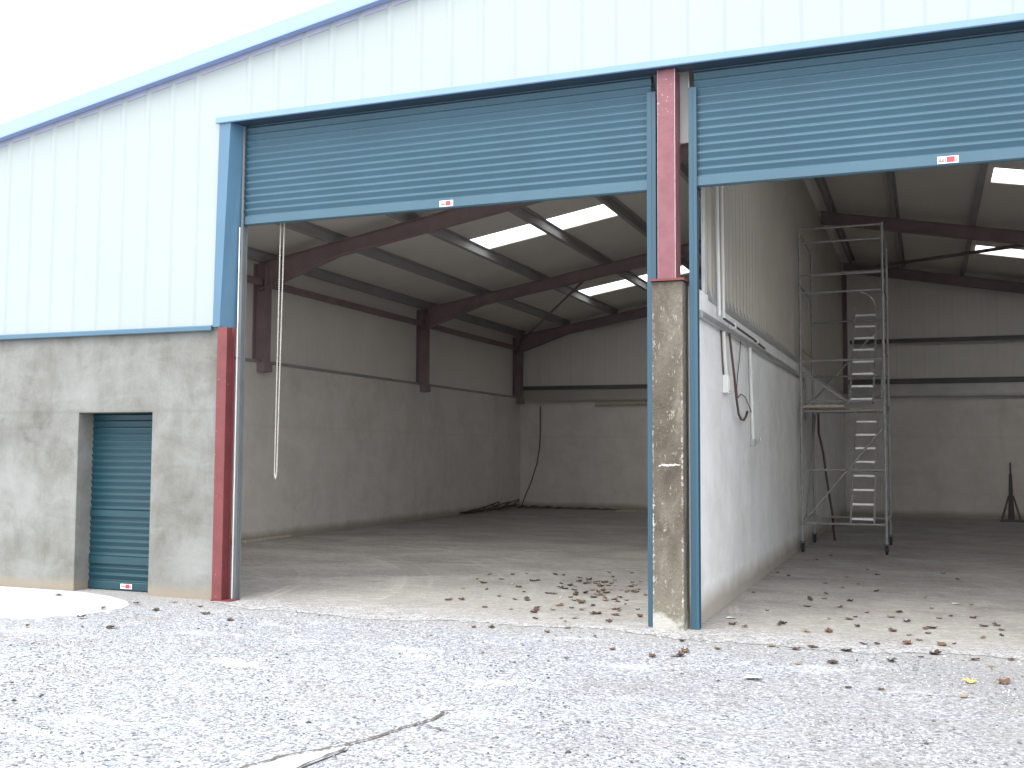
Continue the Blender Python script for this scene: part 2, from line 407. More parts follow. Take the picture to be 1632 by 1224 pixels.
# smooth wedge of bare concrete and its dark crack at the bottom of the yard
def crackline(pts, w, name, z=.0):
    mb = MB(); P = []
    fine = []
    for (a, b) in zip(pts[:-1], pts[1:]):
        for k in range(7):
            t = k/7; fine.append((a[0]*(1-t)+b[0]*t + R_.uniform(-.012, .012), a[1]*(1-t)+b[1]*t + R_.uniform(-.012, .012)))
    fine.append(pts[-1]); L = []; Rr = []
    for i, q in enumerate(fine):
        a = fine[max(i-1,0)]; b = fine[min(i+1,len(fine)-1)]; d = Vector((b[0]-a[0], b[1]-a[1])).normalized()
        ww = w*R_.uniform(.4, 1.3)*(1 if 0 < i < len(fine)-1 else .2)
        L.append((q[0]-d.y*ww, q[1]+d.x*ww, gz(*q)+z)); Rr.append((q[0]+d.y*ww, q[1]-d.x*ww, gz(*q)+z))
    n = len(L); mb.add(L+Rr, [(i, i+1, n+i+1, n+i) for i in range(n-1)])
    return struct(mb.build(name, M['crack']))
M['crack'] = paint('damp earth in crack', (.10,.08,.06), .9, .35, 30)
wedge = [(-3.55, 4.25), (-3.28, 4.60), (-3.18, 4.88), (-3.05, 5.05), (-2.96, 5.20), (-2.93, 5.12), (-2.95, 4.95), (-2.99, 4.70), (-3.05, 4.4), (-3.1, 4.1)]
mb = MB(); mb.add([(x, y, gz(x, y)+.006) for x, y in wedge], [tuple(range(len(wedge)))])
struct(mb.build('concrete_patch', M['wedge']))
crackline([(-3.55, 4.25), (-3.28, 4.62), (-3.18, 4.90), (-3.02, 5.12), (-2.95, 5.30), (-2.90, 5.55), (-2.84, 5.80), (-2.80, 5.95), (-2.83, 6.15)], .013, 'ground_crack', .010)
crackline([(-3.1, 4.1), (-3.03, 4.45), (-2.98, 4.80), (-2.95, 5.15)], .010, 'ground_crack', .011)
crackline([(-2.84, 5.80), (-2.70, 5.72), (-2.56, 5.67)], .007, 'ground_crack', .010)

# loose stones over the yard: one mass nobody could count
def stones(n, seed):
    rg = np.random.default_rng(seed)
    base = np.array([[1,0,0],[-1,0,0],[0,1,0],[0,-1,0],[0,0,1],[0,0,-1]], float)
    fac = np.array([[0,2,4],[2,1,4],[1,3,4],[3,0,4],[2,0,5],[1,2,5],[3,1,5],[0,3,5]])
    X = rg.uniform(-9.5, 2.4, n*2); Y = 3.6 + 5.75*rg.uniform(0, 1, n*2)
    sp = rg.uniform(0,1,n*2) < .13; Y = np.where(sp & (X > -6.8) & (X < 2.4), 9.25 + rg.exponential(1.3, n*2), Y)
    keep = ~((X < -7.35) & (Y > 7.3)) & (Y < 17) & ~((X > -2.5) & (X < -1.9) & (Y > 9.6)) & ~((X > -3.5) & (X < -2.95) & (Y < 5.2) & (rg.uniform(0,1,n*2) < .93))
    X = X[keep][:n]; Y = Y[keep][:n]; n = len(X)
    s = rg.lognormal(math.log(.0058), .38, n)*np.where(Y > 9.5, .8, 1)
    V = base[None]*s[:, None, None]*rg.uniform(.6, 1.3, (n, 6, 1)); V[:, :, 2] *= .6
    a = rg.uniform(0, 2*np.pi, n); c, q = np.cos(a)[:, None], np.sin(a)[:, None]
    vx = V[:,:,0]*c - V[:,:,1]*q; vy = V[:,:,0]*q + V[:,:,1]*c
    Z = np.array([gz(x, y) for x, y in zip(X, Y)])
    P = np.stack([vx+X[:,None], vy+Y[:,None], V[:,:,2]+(Z+s*.25-.004)[:,None]], -1).reshape(-1, 3)
    F = (fac[None]+np.arange(n)[:,None,None]*6).reshape(-1, 3)
    me = bpy.data.meshes.new('loose_stones'); me.vertices.add(len(P)); me.vertices.foreach_set('co', P.ravel())
    me.loops.add(F.size); me.loops.foreach_set('vertex_index', F.ravel().astype(np.int32))
    me.polygons.add(len(F)); me.polygons.foreach_set('loop_start', np.arange(0, F.size, 3, dtype=np.int32)); me.polygons.foreach_set('loop_total', np.full(len(F), 3, dtype=np.int32))
    me.update(); me.validate()
    at = me.attributes.new('tone', 'FLOAT', 'POINT'); at.data.foreach_set('value', np.repeat(rg.uniform(0, 1, n), 6).astype(np.float32))
    m, nt, bs = new_mat('loose stone'); A = nt.nodes.new('ShaderNodeAttribute'); A.attribute_name = 'tone'
    nt.links.new(ramp(nt, A.outputs['Fac'], [(0, (.04,.038,.038)), (.28, (.12,.12,.125)), (.5, (.28,.285,.30)), (.78, (.46,.47,.49)), (1, (.66,.67,.68))]), bs.inputs['Base Color'])
    bs.inputs['Roughness'].default_value = .8
    me.materials.append(m)
    o = bpy.data.objects.new('loose_stones', me); col.objects.link(o)
    o['label'] = 'loose grey and white stone chippings covering the yard'; o['category'] = 'gravel'
    return struct(o, 'stuff')
stones(42000, 5)

# ------------------------------------------------------------------ the building
W = thing('warehouse', 'pale clad farm warehouse with blue roller shutters over two open bays', 'building', (-2, YF, 0))
XL, XR, YB = -11.15, 7.15, 29.4
SL = .18
def sheetz(x): return 5.17 + SL*((x-XL) if x < -2 else (XR-x))
def purz(x): return sheetz(x) - .17

# front concrete wall with the doorway notch
fw = MB().prism([(-11.5,-.1),(-9.10,-.1),(-9.10,2.03),(-8.055,2.03),(-8.055,-.1),(-7.172,-.1),(-7.172,2.935),(-11.5,2.935)], YF, YF+.27)
fw.build('front_wall', M['wall'], W, bevel=.006)
MB().box(3.05, 7.3, YF, YF+.27, -.1, 2.935).build('front_wall', M['wall'], W)

# box profile cladding
def corr(x0, x1, zb, zt, y, name, m, parent, first=-9.25, pitch=.3433, rib=.013, zt2=None, out=-1, axis='x', extra=()):
    """vertical sheet; ribs stand proud. zb / zt functions of x"""
    xs = [x0]
    k = math.floor((x0-first)/pitch)
    prof = []
    while first + k*pitch < x1 + pitch:
        c = first + k*pitch
        prof += [(c-.050, 0), (c-.014, 1), (c+.014, 1), (c+.050, 0)]
        k += 1
    prof = [p for p in prof if x0 < p[0] < x1]
    prof = sorted([(x0, 0)] + [p for p in prof if all(abs(p[0]-e) > .03 for e in extra)] + [(e, 0) for e in extra] + [(x1, 0)])
    mb = MB(); n = len(prof); vs = []
    for t in (0, 1):
        for px, h in prof:
            z = (zb(px), zt(px))[t]; yy = y + out*h*rib
            vs.append((px, yy, z) if axis == 'x' else (yy, px, z))
    fs = [(i, i+1, n+i+1, n+i) for i in range(n-1)]
    mb.add(vs, fs)
    return mb.build(name, m, parent)
vz = lambda x: sheetz(x)+.10
corr(-11.45, 7.45, lambda x: 5.245 if -7.2 < x < 3.2 else 2.96, vz, YF-.012, 'front_cladding', M['cladding'], W, extra=(-7.2005, -7.1995, 3.1995, 3.2005))
# solid liner just behind the gable sheets, so the gable is a wall with thickness
MB().prism([(-11.4,2.96),(-7.216,2.96),(-7.216,5.26),(3.2,5.26),(3.2,2.96),(7.4,2.96),(7.4,sheetz(7.15)-.03),(-2,sheetz(-2)-.03),(-11.4,sheetz(-11.15)-.03)], YF+.004, YF+.06).build('gable_liner', M['liner'], W)

# drip flashing on top of the concrete
MB().prism([(9.585,2.915),(9.585,2.955),(9.60,2.968),(YF-.014,2.968),(YF-.014,2.938),(9.60,2.92),(9.592,2.908)], -11.5, -7.245, 'x').build('drip_flashing', M['blue'], W)
MB().prism([(9.585,2.915),(9.585,2.955),(9.60,2.968),(YF-.014,2.968),(YF-.014,2.938),(9.60,2.92),(9.592,2.908)], 3.25, 7.45, 'x').build('drip_flashing', M['blue'], W)

# jamb flashing left of the first opening (leans a little, as fitted)
def loft(bot, top, zb, zt):
    n = len(bot); mb = MB()
    return mb.add([(x,y,zb) for x,y in bot]+[(x,y,zt) for x,y in top],
        [tuple(range(n)), tuple(range(2*n-1, n-1, -1))]+[(i, i+n, (i+1)%n+n, (i+1)%n) for i in range(n)])
loft([(-7.235,9.60),(-7.145,9.60),(-7.06,9.79),(-7.22,9.79)], [(-7.204,9.60),(-7.058,9.60),(-6.985,9.79),(-7.2,9.79)], 2.948, 5.198).build('jamb_flashing', M['bluejamb'], W)
MB().box(3.06, 3.2, 9.60, 9.79, 2.948, 5.198).build('jamb_flashing', M['bluejamb'], W)
# header flashing with soffit
hd = MB().prism([(9.575,5.262),(9.575,5.205),(9.582,5.198),(9.60,5.198),(9.60,5.206),(9.59,5.208),(9.59,5.255),(YF-.014,5.268),(YF-.014,5.276)], -7.24, 3.25, 'x')
hh = hd.build('header_flashing', M['trimblue'], W)
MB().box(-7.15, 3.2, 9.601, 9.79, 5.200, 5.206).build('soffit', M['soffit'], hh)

# barge boards following the roof slope
for (xa, xb) in ((-11.75, -2.0), (-2.0, 7.75)):
    f = lambda x: 5.17 + SL*((x-XL) if x <= -2 else (XR-x))
    lo = [(xa, f(xa)+.06), (xb, f(xb)+.06)]
    mb = MB(); z0 = .032
    prof = [(9.53, z0), (9.53, z0+.165), (9.56, z0+.185), (9.75, z0+.185), (9.75, z0+.17), (9.545, z0+.155), (9.545, z0+.015), (9.60, z0+.012), (9.60, z0)]
    n = len(prof)
    mb.add([(xa, y, f(xa)+z) for y, z in prof]+[(xb, y, f(xb)+z) for y, z in prof],
        [tuple(range(n)), tuple(range(2*n-1, n-1, -1))]+[(i, i+n, (i+1)%n+n, (i+1)%n) for i in range(n)])
    bb = mb.build('barge_board', M['verge'], W)
    lip = MB(); prof = [(9.522, z0-.012), (9.522, z0+.014), (9.529, z0+.014), (9.529, z0-.001), (9.612, z0-.001), (9.612, z0-.012)]
    n = len(prof)
    lip.add([(xa, y, f(xa)+z) for y, z in prof]+[(xb, y, f(xb)+z) for y, z in prof],
        [tuple(range(n)), tuple(range(2*n-1, n-1, -1))]+[(i, i+n, (i+1)%n+n, (i+1)%n) for i in range(n)])
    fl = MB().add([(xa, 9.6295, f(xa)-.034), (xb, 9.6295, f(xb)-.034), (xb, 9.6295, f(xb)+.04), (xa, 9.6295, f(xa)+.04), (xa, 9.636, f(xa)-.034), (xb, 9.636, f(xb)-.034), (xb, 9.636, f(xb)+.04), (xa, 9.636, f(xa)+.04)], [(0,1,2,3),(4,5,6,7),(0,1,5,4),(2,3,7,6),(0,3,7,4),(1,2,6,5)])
    fl.build('rib_shade_strip', M['ribshade'], bb)  # thin strip painted as the shade between the ribs
    lip.build('drip_lip', M['lipblue'], bb)

# H section column helper: flanges face front/back (along y)
def hcol(x0, x1, y0, y1, z0, z1, t=.012, w=.009):
    xm = (x0+x1)/2
    poly = [(x0,y0),(x1,y0),(x1,y0+t),(xm+w,y0+t),(xm+w,y1-t),(x1,y1-t),(x1,y1),(x0,y1),(x0,y1-t),(xm-w,y1-t),(xm-w,y0+t),(x0,y0+t)]
    return MB().prism(poly, z0, z1, 'z')
def hcolx(x0, x1, y0, y1, z0, z1, t=.014, w=.01):
    ym = (y0+y1)/2
    poly = [(x0,y0),(x0+t,y0),(x0+t,ym-w),(x1-t,ym-w),(x1-t,y0),(x1,y0),(x1,y1),(x1-t,y1),(x1-t,ym+w),(x0+t,ym+w),(x0+t,y1),(x0,y1)]
    return MB().prism(poly, z0, z1, 'z')
c = hcol(-7.170, -7.045, 9.60, 9.755, 0.012, 2.942, .02, .03).build('column', M['red'], W, bevel=.003)
MB().box(-7.17, -6.93, 9.58, 9.78, -.01, .012).build('base_plate', M['red'], c)
hcol(3.05, 3.19, 9.60, 9.755, 0.012, 2.942).build('column', M['red'], W)

# centre pillar: concrete below, steel stub above
pl = MB().box(-2.362, -2.07, 9.65, 9.90, -.05, 3.19).build('pillar', M['pillar'], W, bevel=.012)
MB().box(-2.375, -2.05, 9.62, 9.90, 3.192, 3.212).build('cap_plate', M['red'], pl)
MB().box(-2.305, -2.135, 9.655, 9.875, 3.213, 5.197).build('stub_column', M['stub'], W, bevel=.004)
MB().box(-2.34, -2.052, 9.905, 9.912, 4.55, 5.75).build('infill_plate', M['flash'], W)

# rear and side walls
MB().box(XL-.28, XL, YF+.272, YB+.25, -.1, 3.18).build('side_wall', M['wallin'], W)
MB().box(XR, XR+.28, YF+.272, YB+.25, -.1, 3.18).build('side_wall', M['wallin'], W)
MB().box(XL+.001, XR-.001, YB, YB+.25, -.1, 3.08).build('back_wall', M['wallin'], W)
MB().box(-2.22, -2.0, 9.905, YB-.002, -.1, 3.17).build('partition_wall', M['partition'], W, bevel=.01)
corr(9.95, YB+.2, lambda y: 3.182, lambda y: 5.17, XL-.12, 'side_cladding', M['liner'], W, first=10, rib=.004, out=1, axis='y')
corr(9.95, YB+.2, lambda y: 3.182, lambda y: 5.17, XR+.12, 'side_cladding', M['liner'], W, first=10, rib=.004, out=-1, axis='y')
corr(XL-.1, XR+.1, lambda x: 3.079, lambda x: sheetz(x)+.02, YB+.12, 'back_cladding', M['liner'], W, rib=.004, out=-1)
pc = corr(10.45, 29.0, lambda y: 3.175, lambda y: purz(-2)-.05, -2.035, 'partition_cladding', M['clad_in'], W, first=10.5, pitch=.25, rib=.028, out=1, axis='y')
MB().box(-2.05, -2.012, 10.435, 10.449, 3.175, 6.5).build('edge_trim', M['galv'], pc)
MB().prism([(-2.0,3.172),(-1.99,3.12),(-1.994,3.118),(-2.03,3.30),(-2.034,3.30),(-2.036,3.176)], 10.5, 29.0, 'y').build('base_flashing', M['galv'], pc)

# roof sheets with holes where the translucent panels lie
YS = [9.64, 10.9, 13.9, 18.75, 19.75, 25.65, 26.65, YB+.5]
SKY_Y = [(10.9,13.9), (18.75,19.75), (25.65,26.65)]
NEAR_FILL = ([(-10.90,-9.80),(-8.45,-5.40),(-5.10,-3.85),(-3.60,-2.40)],  # unseen rooflights above the shutters, added to brighten the bays
        [(1.10,2.38),(2.68,3.96),(4.15,5.30),(5.60,6.75)])
def xa_left(xsn): return xsn[0] < -5
def roof(xsn, holes, name, xa, xb):
    f = sheetz
    mb = MB(); vs = [(x, y, f(x) if x != -2 else 5.17+SL*9.15) for y in YS for x in xsn]; n = len(xsn); fs = []
    for j in range(len(YS)-1):
        for i in range(n-1):
            if (YS[j], YS[j+1]) in SKY_Y and (xsn[i], xsn[i+1]) in (holes if YS[j] > 14 else NEAR_FILL[0 if xa_left(xsn) else 1]): continue
            fs.append((j*n+i, j*n+i+1, (j+1)*n+i+1, (j+1)*n+i))
    mb.add(vs, fs); o = mb.build(name, M['roofin'], W)
    so = o.modifiers.new('thickness', 'SOLIDIFY'); so.thickness = .045; so.offset = 1
    for (ya, yb) in SKY_Y:
        for (a, b) in (holes if ya > 14 else NEAR_FILL[0 if xa_left(xsn) else 1]):  # near band gets the added panels, the rest are the real skylights
            MB().add([(a, ya, f(a)+.03), (b, ya, f(b)+.03), (b, yb, f(b)+.03), (a, yb, f(a)+.03)], [(0,1,2,3)]).build('skylight_or_fill', M['skylight_or_fill'], o)
    return o
LX = [-11.45, -10.90, -9.80, -9.50, -8.45, -5.40, -5.10, -3.85, -3.60, -2.40, -2.0]
RX = [-2.0, 1.10, 2.38, 2.68, 3.96, 4.15, 5.30, 5.60, 6.75, 7.45]
roof(LX, [(-8.45,-5.40)], 'roof_sheet', 0, 0)
roof(RX, [(1.10,2.38), (2.68,3.96)], 'roof_sheet', 0, 0)

# purlins (zed sections along y)
def purlin(x, name='purlin', h=.16):
    z = purz(x); a = SL if x < -2 else -SL
    MB().prism([(x-.075, z-a*.075), (x, z), (x, z+h-.012), (x+.06, z+h-.012+a*.06), (x+.06, z+h+a*.06-.002), (x-.008, z+h-.004), (x-.008, z+.010), (x-.075, z+.010-a*.075)], 9.9, YB+.1).build(name, M['purlin'], W)
for x in (-11.09, -9.66, -8.22, -6.66, -5.25, -3.75, -2.25): purlin(x)
for x in (-1.75, -.50, .94, 2.50, 3.98, 5.45, 6.9): purlin(x)
for y0 in (0,):
    MB().box(XL-.03, XL+.05, 9.95, YB, 4.58, 4.70).build('side_rail', M['darkred'], W)
    MB().box(XL-.10, XL+.02, 9.95, YB, 3.185, 3.235).build('side_rail', M['purlin'], W)

# portal frames
def frame(y, name='rafter'):
    for sgn in (1, -1):
        X0 = XL-.02 if sgn == 1 else XR+.02
        def Z(x): return 5.0 + SL*(abs(x-(XL if sgn == 1 else XR)))
        def X(t): return X0 + sgn*t
        L = 9.15
        zt = lambda t: 4.995 + SL*t
        d0, d1 = .50, .24
        bot = [(0, zt(0)-d0), (1.6, zt(1.6)-d1), (L, zt(L)-d1)]
        web = [(X(t), z) for t, z in bot] + [(X(L), zt(L)), (X(0), zt(0))]
        rf = MB().prism(web, y-.008, y+.008)
        for (t0, za), (t1, zb) in zip(bot[:-1], bot[1:]):
            rf.prism([(X(t0), za-.014), (X(t1), zb-.014), (X(t1), zb), (X(t0), za)], y-.085, y+.085)
        rf.prism([(X(0), zt(0)-.014), (X(L), zt(L)-.014), (X(L), zt(L)-.001), (X(0), zt(0)-.001)], y-.085, y+.085)
        rf.build('rafter', M['darkred'], W)
        c = hcolx(min(X(-.10), X(.16)), max(X(-.10), X(.16)), y-.10, y+.10, 3.19, 4.98).build('column', M['darkred'], W)
        MB().box(min(X(-.02), X(.19)), max(X(-.02), X(.19)), y-.12, y+.12, 3.02, 3.187).build('base_plate', M['darkred'], c)
for y in (16.2, 22.8): frame(y)
frame(29.15)
hcolx(-2.10, -1.90, 29.05, 29.25, 3.18, 6.4).build('column', M['darkred'], W)
# roof bracing rods
def rod(p0, p1, r=.022):
    MB().tube(p0, p1, r, 6).build('brace', M['darkred'], W)
rod((-11.0, 29.05, 4.86), (-7.1, 22.9, 5.55), .03)
rod((-1.6, 29.05, 6.43), (2.6, 22.9, 5.78), .04)

# rear wall rails and flashing
MB().box(XL+.02, -2.22, YB-.06, YB+.03, 3.43, 3.54).build('back_rail', M['dullrail'], W)
MB().prism([(YB-.10,3.10),(YB-.105,3.16),(YB-.04,3.42),(YB+.0,3.42),(YB+.0,3.085),(YB-.09,3.085)], XL+.05, -2.23, 'x').build('back_flashing', M['clad_in'], W)
MB().prism([(YB-.10,3.10),(YB-.105,3.16),(YB-.04,3.42),(YB+.0,3.42),(YB+.0,3.085),(YB-.09,3.085)], -1.95, XR-.02, 'x').build('back_flashing', M['flash'], W)
MB().box(-1.9, XR-.02, YB-.06, YB+.03, 3.43, 3.56).build('back_rail', M['dullrail'], W)
MB().box(-1.85, XR-.02, YB-.05, YB+.05, 4.50, 4.60).build('back_rail', M['dullrail'], W)

# ------------------------------------------------------------------ roller shutters
def slats(x0, x1, z0, z1, y, pitch, depth, m, name, parent):
    mb = MB(); pr = []
    z = z1
    shape = [(0, 0), (.06, .12), (.17, .70), (.25, .95), (.32, 1.0), (.42, .90), (.58, .60), (.78, .28), (.92, .06), (1.0, 0)]
    while z > z0+.01:
        for t, d in shape[:-1]:
            zz = z - t*pitch
            if zz > z0: pr.append((y - d*depth, zz))
        z -= pitch
    pr.append((y, z0)); n = len(pr)
    mb.add([(x0, a, b) for a, b in pr]+[(x1, a, b) for a, b in pr], [(i, i+1, n+i+1, n+i) for i in range(n-1)])
    mb.add([(x0, y+.03, z0), (x1, y+.03, z0), (x1, y+.03, z1), (x0, y+.03, z1)], [(0,1,2,3)])
    return mb.build(name, m, parent)
def sticker(parent, xa, z, w, h, y, tilt=0):
    s = MB(); s.box(xa, xa+w, y-.002, y, z, z+h)
    st = s.build('maker_label', M['stickerwhite'], parent)
    MB().box(xa+w*.44, xa+w*.82, y-.0035, y-.0021, z+h*.12, z+h*.92).build('red_panel', M['stickerred'], parent)
    def comb(f0, f1, n, lo, hi):   # small illegible characters joined by their baseline
        w0 = (f1-f0)/n; P = [(xa+w*f0, z+h*lo)]
        P.append((xa+w*f1, z+h*lo))
        for i in range(n-1, -1, -1):
            q0 = f0+i*w0; tt = hi if i % 2 else hi*.86
            P += [(xa+w*(q0+w0*.8), z+h*(lo+.1)), (xa+w*(q0+w0*.8), z+h*tt), (xa+w*(q0+w0*.25), z+h*tt), (xa+w*(q0+w0*.25), z+h*(lo+.1))]
        MB().prism(P, y-.0035, y-.0021).build('label_lettering', M['stickerblack'], parent)
    comb(.05, .41, 5, .26, .76); comb(.85, .96, 2, .22, .8)
def shutter(x0, x1, zb, zb2, xs, xw):
    y = 9.81
    s = slats(x0, x1, zb+.10, 5.5, y, .0765, .023, M['shutter'], 'roller_shutter', W)
    MB().prism([(y-.022, zb+.10), (y-.03, zb+.09), (y-.03, zb+.012), (y-.012, zb), (y+.02, zb), (y+.02, zb+.10)], x0+.01, x1-.01, 'x').build('bottom_rail', M['shutter'], s)
    sticker(s, xs, zb+.018, xw, .062, y-.0305)
    MB().tube((x0+.02, 10.12, 5.32), (x1-.02, 10.12, 5.32), .17, 16).build('barrel', M['shutter'], s)
    return s
s1 = shutter(-7.03, -2.395, 4.085, 0, -4.605, .15)
s2 = shutter(-1.985, 3.03, 4.085, 0, .128, .17)
def guide(x0, x1, s, top=5.03, m='guide'):
    # channel section: two lips facing the curtain
    g = MB().box(x0, x1, 9.755, 9.765, -.005, top)
    g.box(x0, x1, 9.835, 9.845, -.005, top)
    (g.box(x0, x0+.006, 9.7655, 9.8345, -.005, top) if x0 < s['xm'] else g.box(x1-.006, x1, 9.7655, 9.8345, -.005, top))
    g.box((x0+x1)/2-.004, (x0+x1)/2+.004, 9.751, 9.7545, .02, top-.02)
    g.build('guide_rail', M[m], s)
s1['xm'] = -4.7; s2['xm'] = .5
guide(-7.002, -6.978, s1, 5.19, 'guidegrey'); guide(-2.43, -2.345, s1)
guide(-2.03, -1.955, s2); guide(2.99, 3.06, s2)
# bright edge strip of the left guide
MB().box(-7.018, -7.008, 9.742, 9.7505, 0, 4.06).build('guide_edge', M['stickerwhite'], s1)
# end plates that carry the barrels
for s, xx in ((s1, -2.335), (s2, -2.045)):
    MB().prism([(9.85,4.75),(9.90,4.62),(10.30,5.0),(10.34,5.30),(10.25,5.55),(9.85,5.55)], xx-.004, xx+.004, 'x').build('end_plate', M['galv'], s)
# small door shutter in the concrete wall
d = slats(-9.099, -8.056, .10, 2.029, 9.895, .0765, .019, M['bluedoor'], 'roller_door', W)
MB().prism([(9.872,.10),(9.868,.09),(9.868,.015),(9.88,.0),(9.91,.0),(9.91,.10)], -9.09, -8.065, 'x').build('bottom_rail', M['bluedoor'], d)
MB().box(-9.09, -8.065, 9.866, 9.894, .30, .385).build('lock_slat', M['bluedoor'], d)
MB().box(-9.09, -8.065, 9.868, 9.894, .84, .91).build('plain_slat', M['bluedoor'], d)
sticker(d, -8.62, .025, .16, .055, 9.8675)

# ------------------------------------------------------------------ scaffold tower
T = thing('scaffold_tower', 'tall aluminium scaffold tower on casters beside the partition wall in the right bay', 'scaffold', (-1.28, 19.1, 0))
xa, xb, ya, yb = -1.925, -.625, 18.12, 20.1
def tb(name, p0, p1, r=.022, m='alu'):
    return MB().tube(p0, p1, r, 8).build(name, M[m], T, smooth=False)
for x, y in ((xa,ya),(xb,ya),(xa,yb),(xb,yb)):
    top = 5.36
    for z0, z1 in ((.44, 2.36), (2.365, 4.36), (4.365, top)): tb('post', (x,y,z0), (x,y,z1), .022)
    tb('adjustable_leg', (x,y,.16), (x,y,.438), .019, 'galv')
    c = MB().tube((x-.02,y+.03,.075), (x+.02,y+.03,.075), .075, 16).build('caster', M['black'], T)
    MB().tube((x-.026,y+.03,.075), (x+.026,y+.03,.075), .035, 10).build('hub', M['blueplastic'], c)
    MB().prism([(x-.036,.06),(x-.029,.06),(x-.029,.17),(x+.029,.17),(x+.029,.06),(x+.036,.06),(x+.036,.178),(x-.036,.178)], y-.03, y+.05).build('fork', M['blueplastic'], c)
for z in (.47, 1.34, 2.30, 2.46, 3.13, 4.26, 4.55, 5.10, 5.33):
    tb('cross_rail', (xa+.026,ya,z), (xb-.026,ya,z+.005), .019)
for z in (.47, 2.36, 3.0, 4.0, 4.9):
    tb('cross_rail', (xa+.026,yb,z), (xb-.026,yb,z), .019)
for x in (xa, xb):
    for z in (.52, 2.42, 3.35, 4.4, 5.28): tb('side_rail', (x,ya+.026,z), (x,yb-.026,z), .019)
tb('diagonal_brace', (xa+.03,ya-.03,.50), (xb-.03,ya-.03,2.02), .016)
tb('diagonal_brace', (xa+.03,yb+.03,2.60), (xb-.03,yb+.03,4.0), .016)
tb('diagonal_brace', (xa+.03,ya-.03,2.95), (-1.15,ya-.03,2.42), .014)
tb('diagonal_brace', (xa+.05,ya+.1,.55), (xa+.05,yb-.1,2.3), .016)
tb('diagonal_brace', (xb-.05,ya+.1,2.5), (xb-.05,yb-.1,4.3), .016)
MB().path([(xa+.12,ya+.02,3.9),(xa+.13,ya+.02,4.1),(xa+.22,ya+.02,4.22),(xa+.4,ya+.02,4.26)], .014).build('guard_hoop', M['alu'], T)
MB().path([(xb-.12,ya+.02,3.98),(xb-.14,ya+.02,4.1),(xb-.24,ya+.02,4.2),(xb-.34,ya+.02,4.24)], .014).build('guard_hoop', M['alu'], T)
pt = MB().box(xa+.03, -1.24, ya+.03, yb-.03, 2.365, 2.40).build('platform', M['wood'], T)
MB().box(-1.235, xb-.03, 19.65, yb-.03, 2.365, 2.40).build('platform', M['wood'], T)
def ladder(z0, z1, y0, y1, x0, x1, n, lean=.03):
    L = MB().bar((x0,y0,z0), (x0+lean,y1,z1), .028, .05, up=(0,-1,.6)).build('ladder', M['alu'], T)
    MB().bar((x1,y0,z0), (x1+lean,y1,z1), .028, .05, up=(0,-1,.6)).build('stile', M['alu'], L)
    for i in range(n):
        t = (i+.35)/n; z = z0+(z1-z0)*t; y = y0+(y1-y0)*t; xx = lean*t
        MB().box(x0+.016+xx, x1-.016+xx, y-.05, y+.05, z-.022, z+.010).build('tread', M['tread'], L)
ladder(.48, 2.32, 18.20, 19.55, -1.175, -.815, 8)
ladder(2.43, 4.16, 18.20, 19.55, -1.165, -.80, 8)
# dark hose hanging behind the tower
h = MB().path([(-1.86,20.4,2.35),(-1.86,20.42,2.0),(-1.78,20.42,1.6),(-1.72,20.4,1.1),(-1.64,20.4,.55),(-1.6,20.4,.03)], .022).build('hose', M['cable'], smooth=True)
tag(h, 'dark hose hanging down behind the left posts of the scaffold tower', 'hose')

# ------------------------------------------------------------------ electrics on the partition wall
def free(mb, name, m, label, cat, group=None, smooth=False, org=None):
    o = mb.build(name, M[m], origin=org or mb.v[0], smooth=smooth); return tag(o, label, cat, group)
free(MB().prism([(-1.999,2.885),(-1.945,2.885),(-1.94,2.90),(-1.94,2.935),(-1.955,2.95),(-1.999,2.955)], 9.95, 18.9), 'cable_trunking', 'galv', 'long grey cable trunking running along the top of the white partition wall', 'trunking')
free(MB().path([(-1.97,18.91,2.92),(-1.97,19.1,2.92),(-1.97,19.2,2.86),(-1.97,19.22,2.7),(-1.97,19.22,2.2)], .02), 'conduit', 'galv', 'grey conduit bending down beyond the scaffold at the end of the trunking', 'conduit', smooth=True)
free(MB().tube((-1.975,10.98,3.02), (-1.99,10.86,5.6), .02, 8), 'conduit', 'white', 'white conduit climbing the cladding, nearer the cladding edge of the two', 'conduit')
free(MB().tube((-1.975,11.23,3.02), (-1.99,11.16,5.6), .02, 8), 'conduit', 'white', 'white conduit climbing the cladding, farther from the cladding edge of the two', 'conduit')
free(MB().path([(-1.93,11.0,2.99),(-1.93,12.0,2.985),(-1.93,13.0,2.98),(-1.95,14.1,2.965)], .013), 'cable', 'cable', 'dark cable lying along the top of the grey trunking', 'cable', smooth=True)
for y, w in ((11.64, 'nearer to the white conduits'), (13.28, 'nearer to the scaffold tower')):
    free(MB().box(-1.985,-1.91,y-.02,y+.02,2.956,3.012), 'cable_clip', 'white', 'small white clip on the dark cable, the one '+w, 'clip', 'clips holding the cable on the trunking')
free(MB().tube((-1.975,11.19,2.884), (-1.975,11.33,2.435), .024, 8), 'conduit', 'white', 'short white conduit dropping from the trunking into the switch box', 'conduit')
free(MB().path([(-1.985,11.13,2.884),(-1.985,11.2,2.6),(-1.985,11.26,2.43)], .009), 'cable', 'cable', 'thin dark cable beside the white conduit above the switch box', 'cable', smooth=True)
sb = thing('switch_box', 'pale grey switch box mounted on the white partition wall', 'switch box', (-1.97, 11.4, 2.25))
MB().box(-1.998,-1.935,11.26,11.56,2.24,2.43).build('housing', M['white'], sb, bevel=.006)
MB().box(-1.9345,-1.926,11.285,11.535,2.262,2.408).build('cover', M['white'], sb, bevel=.004)
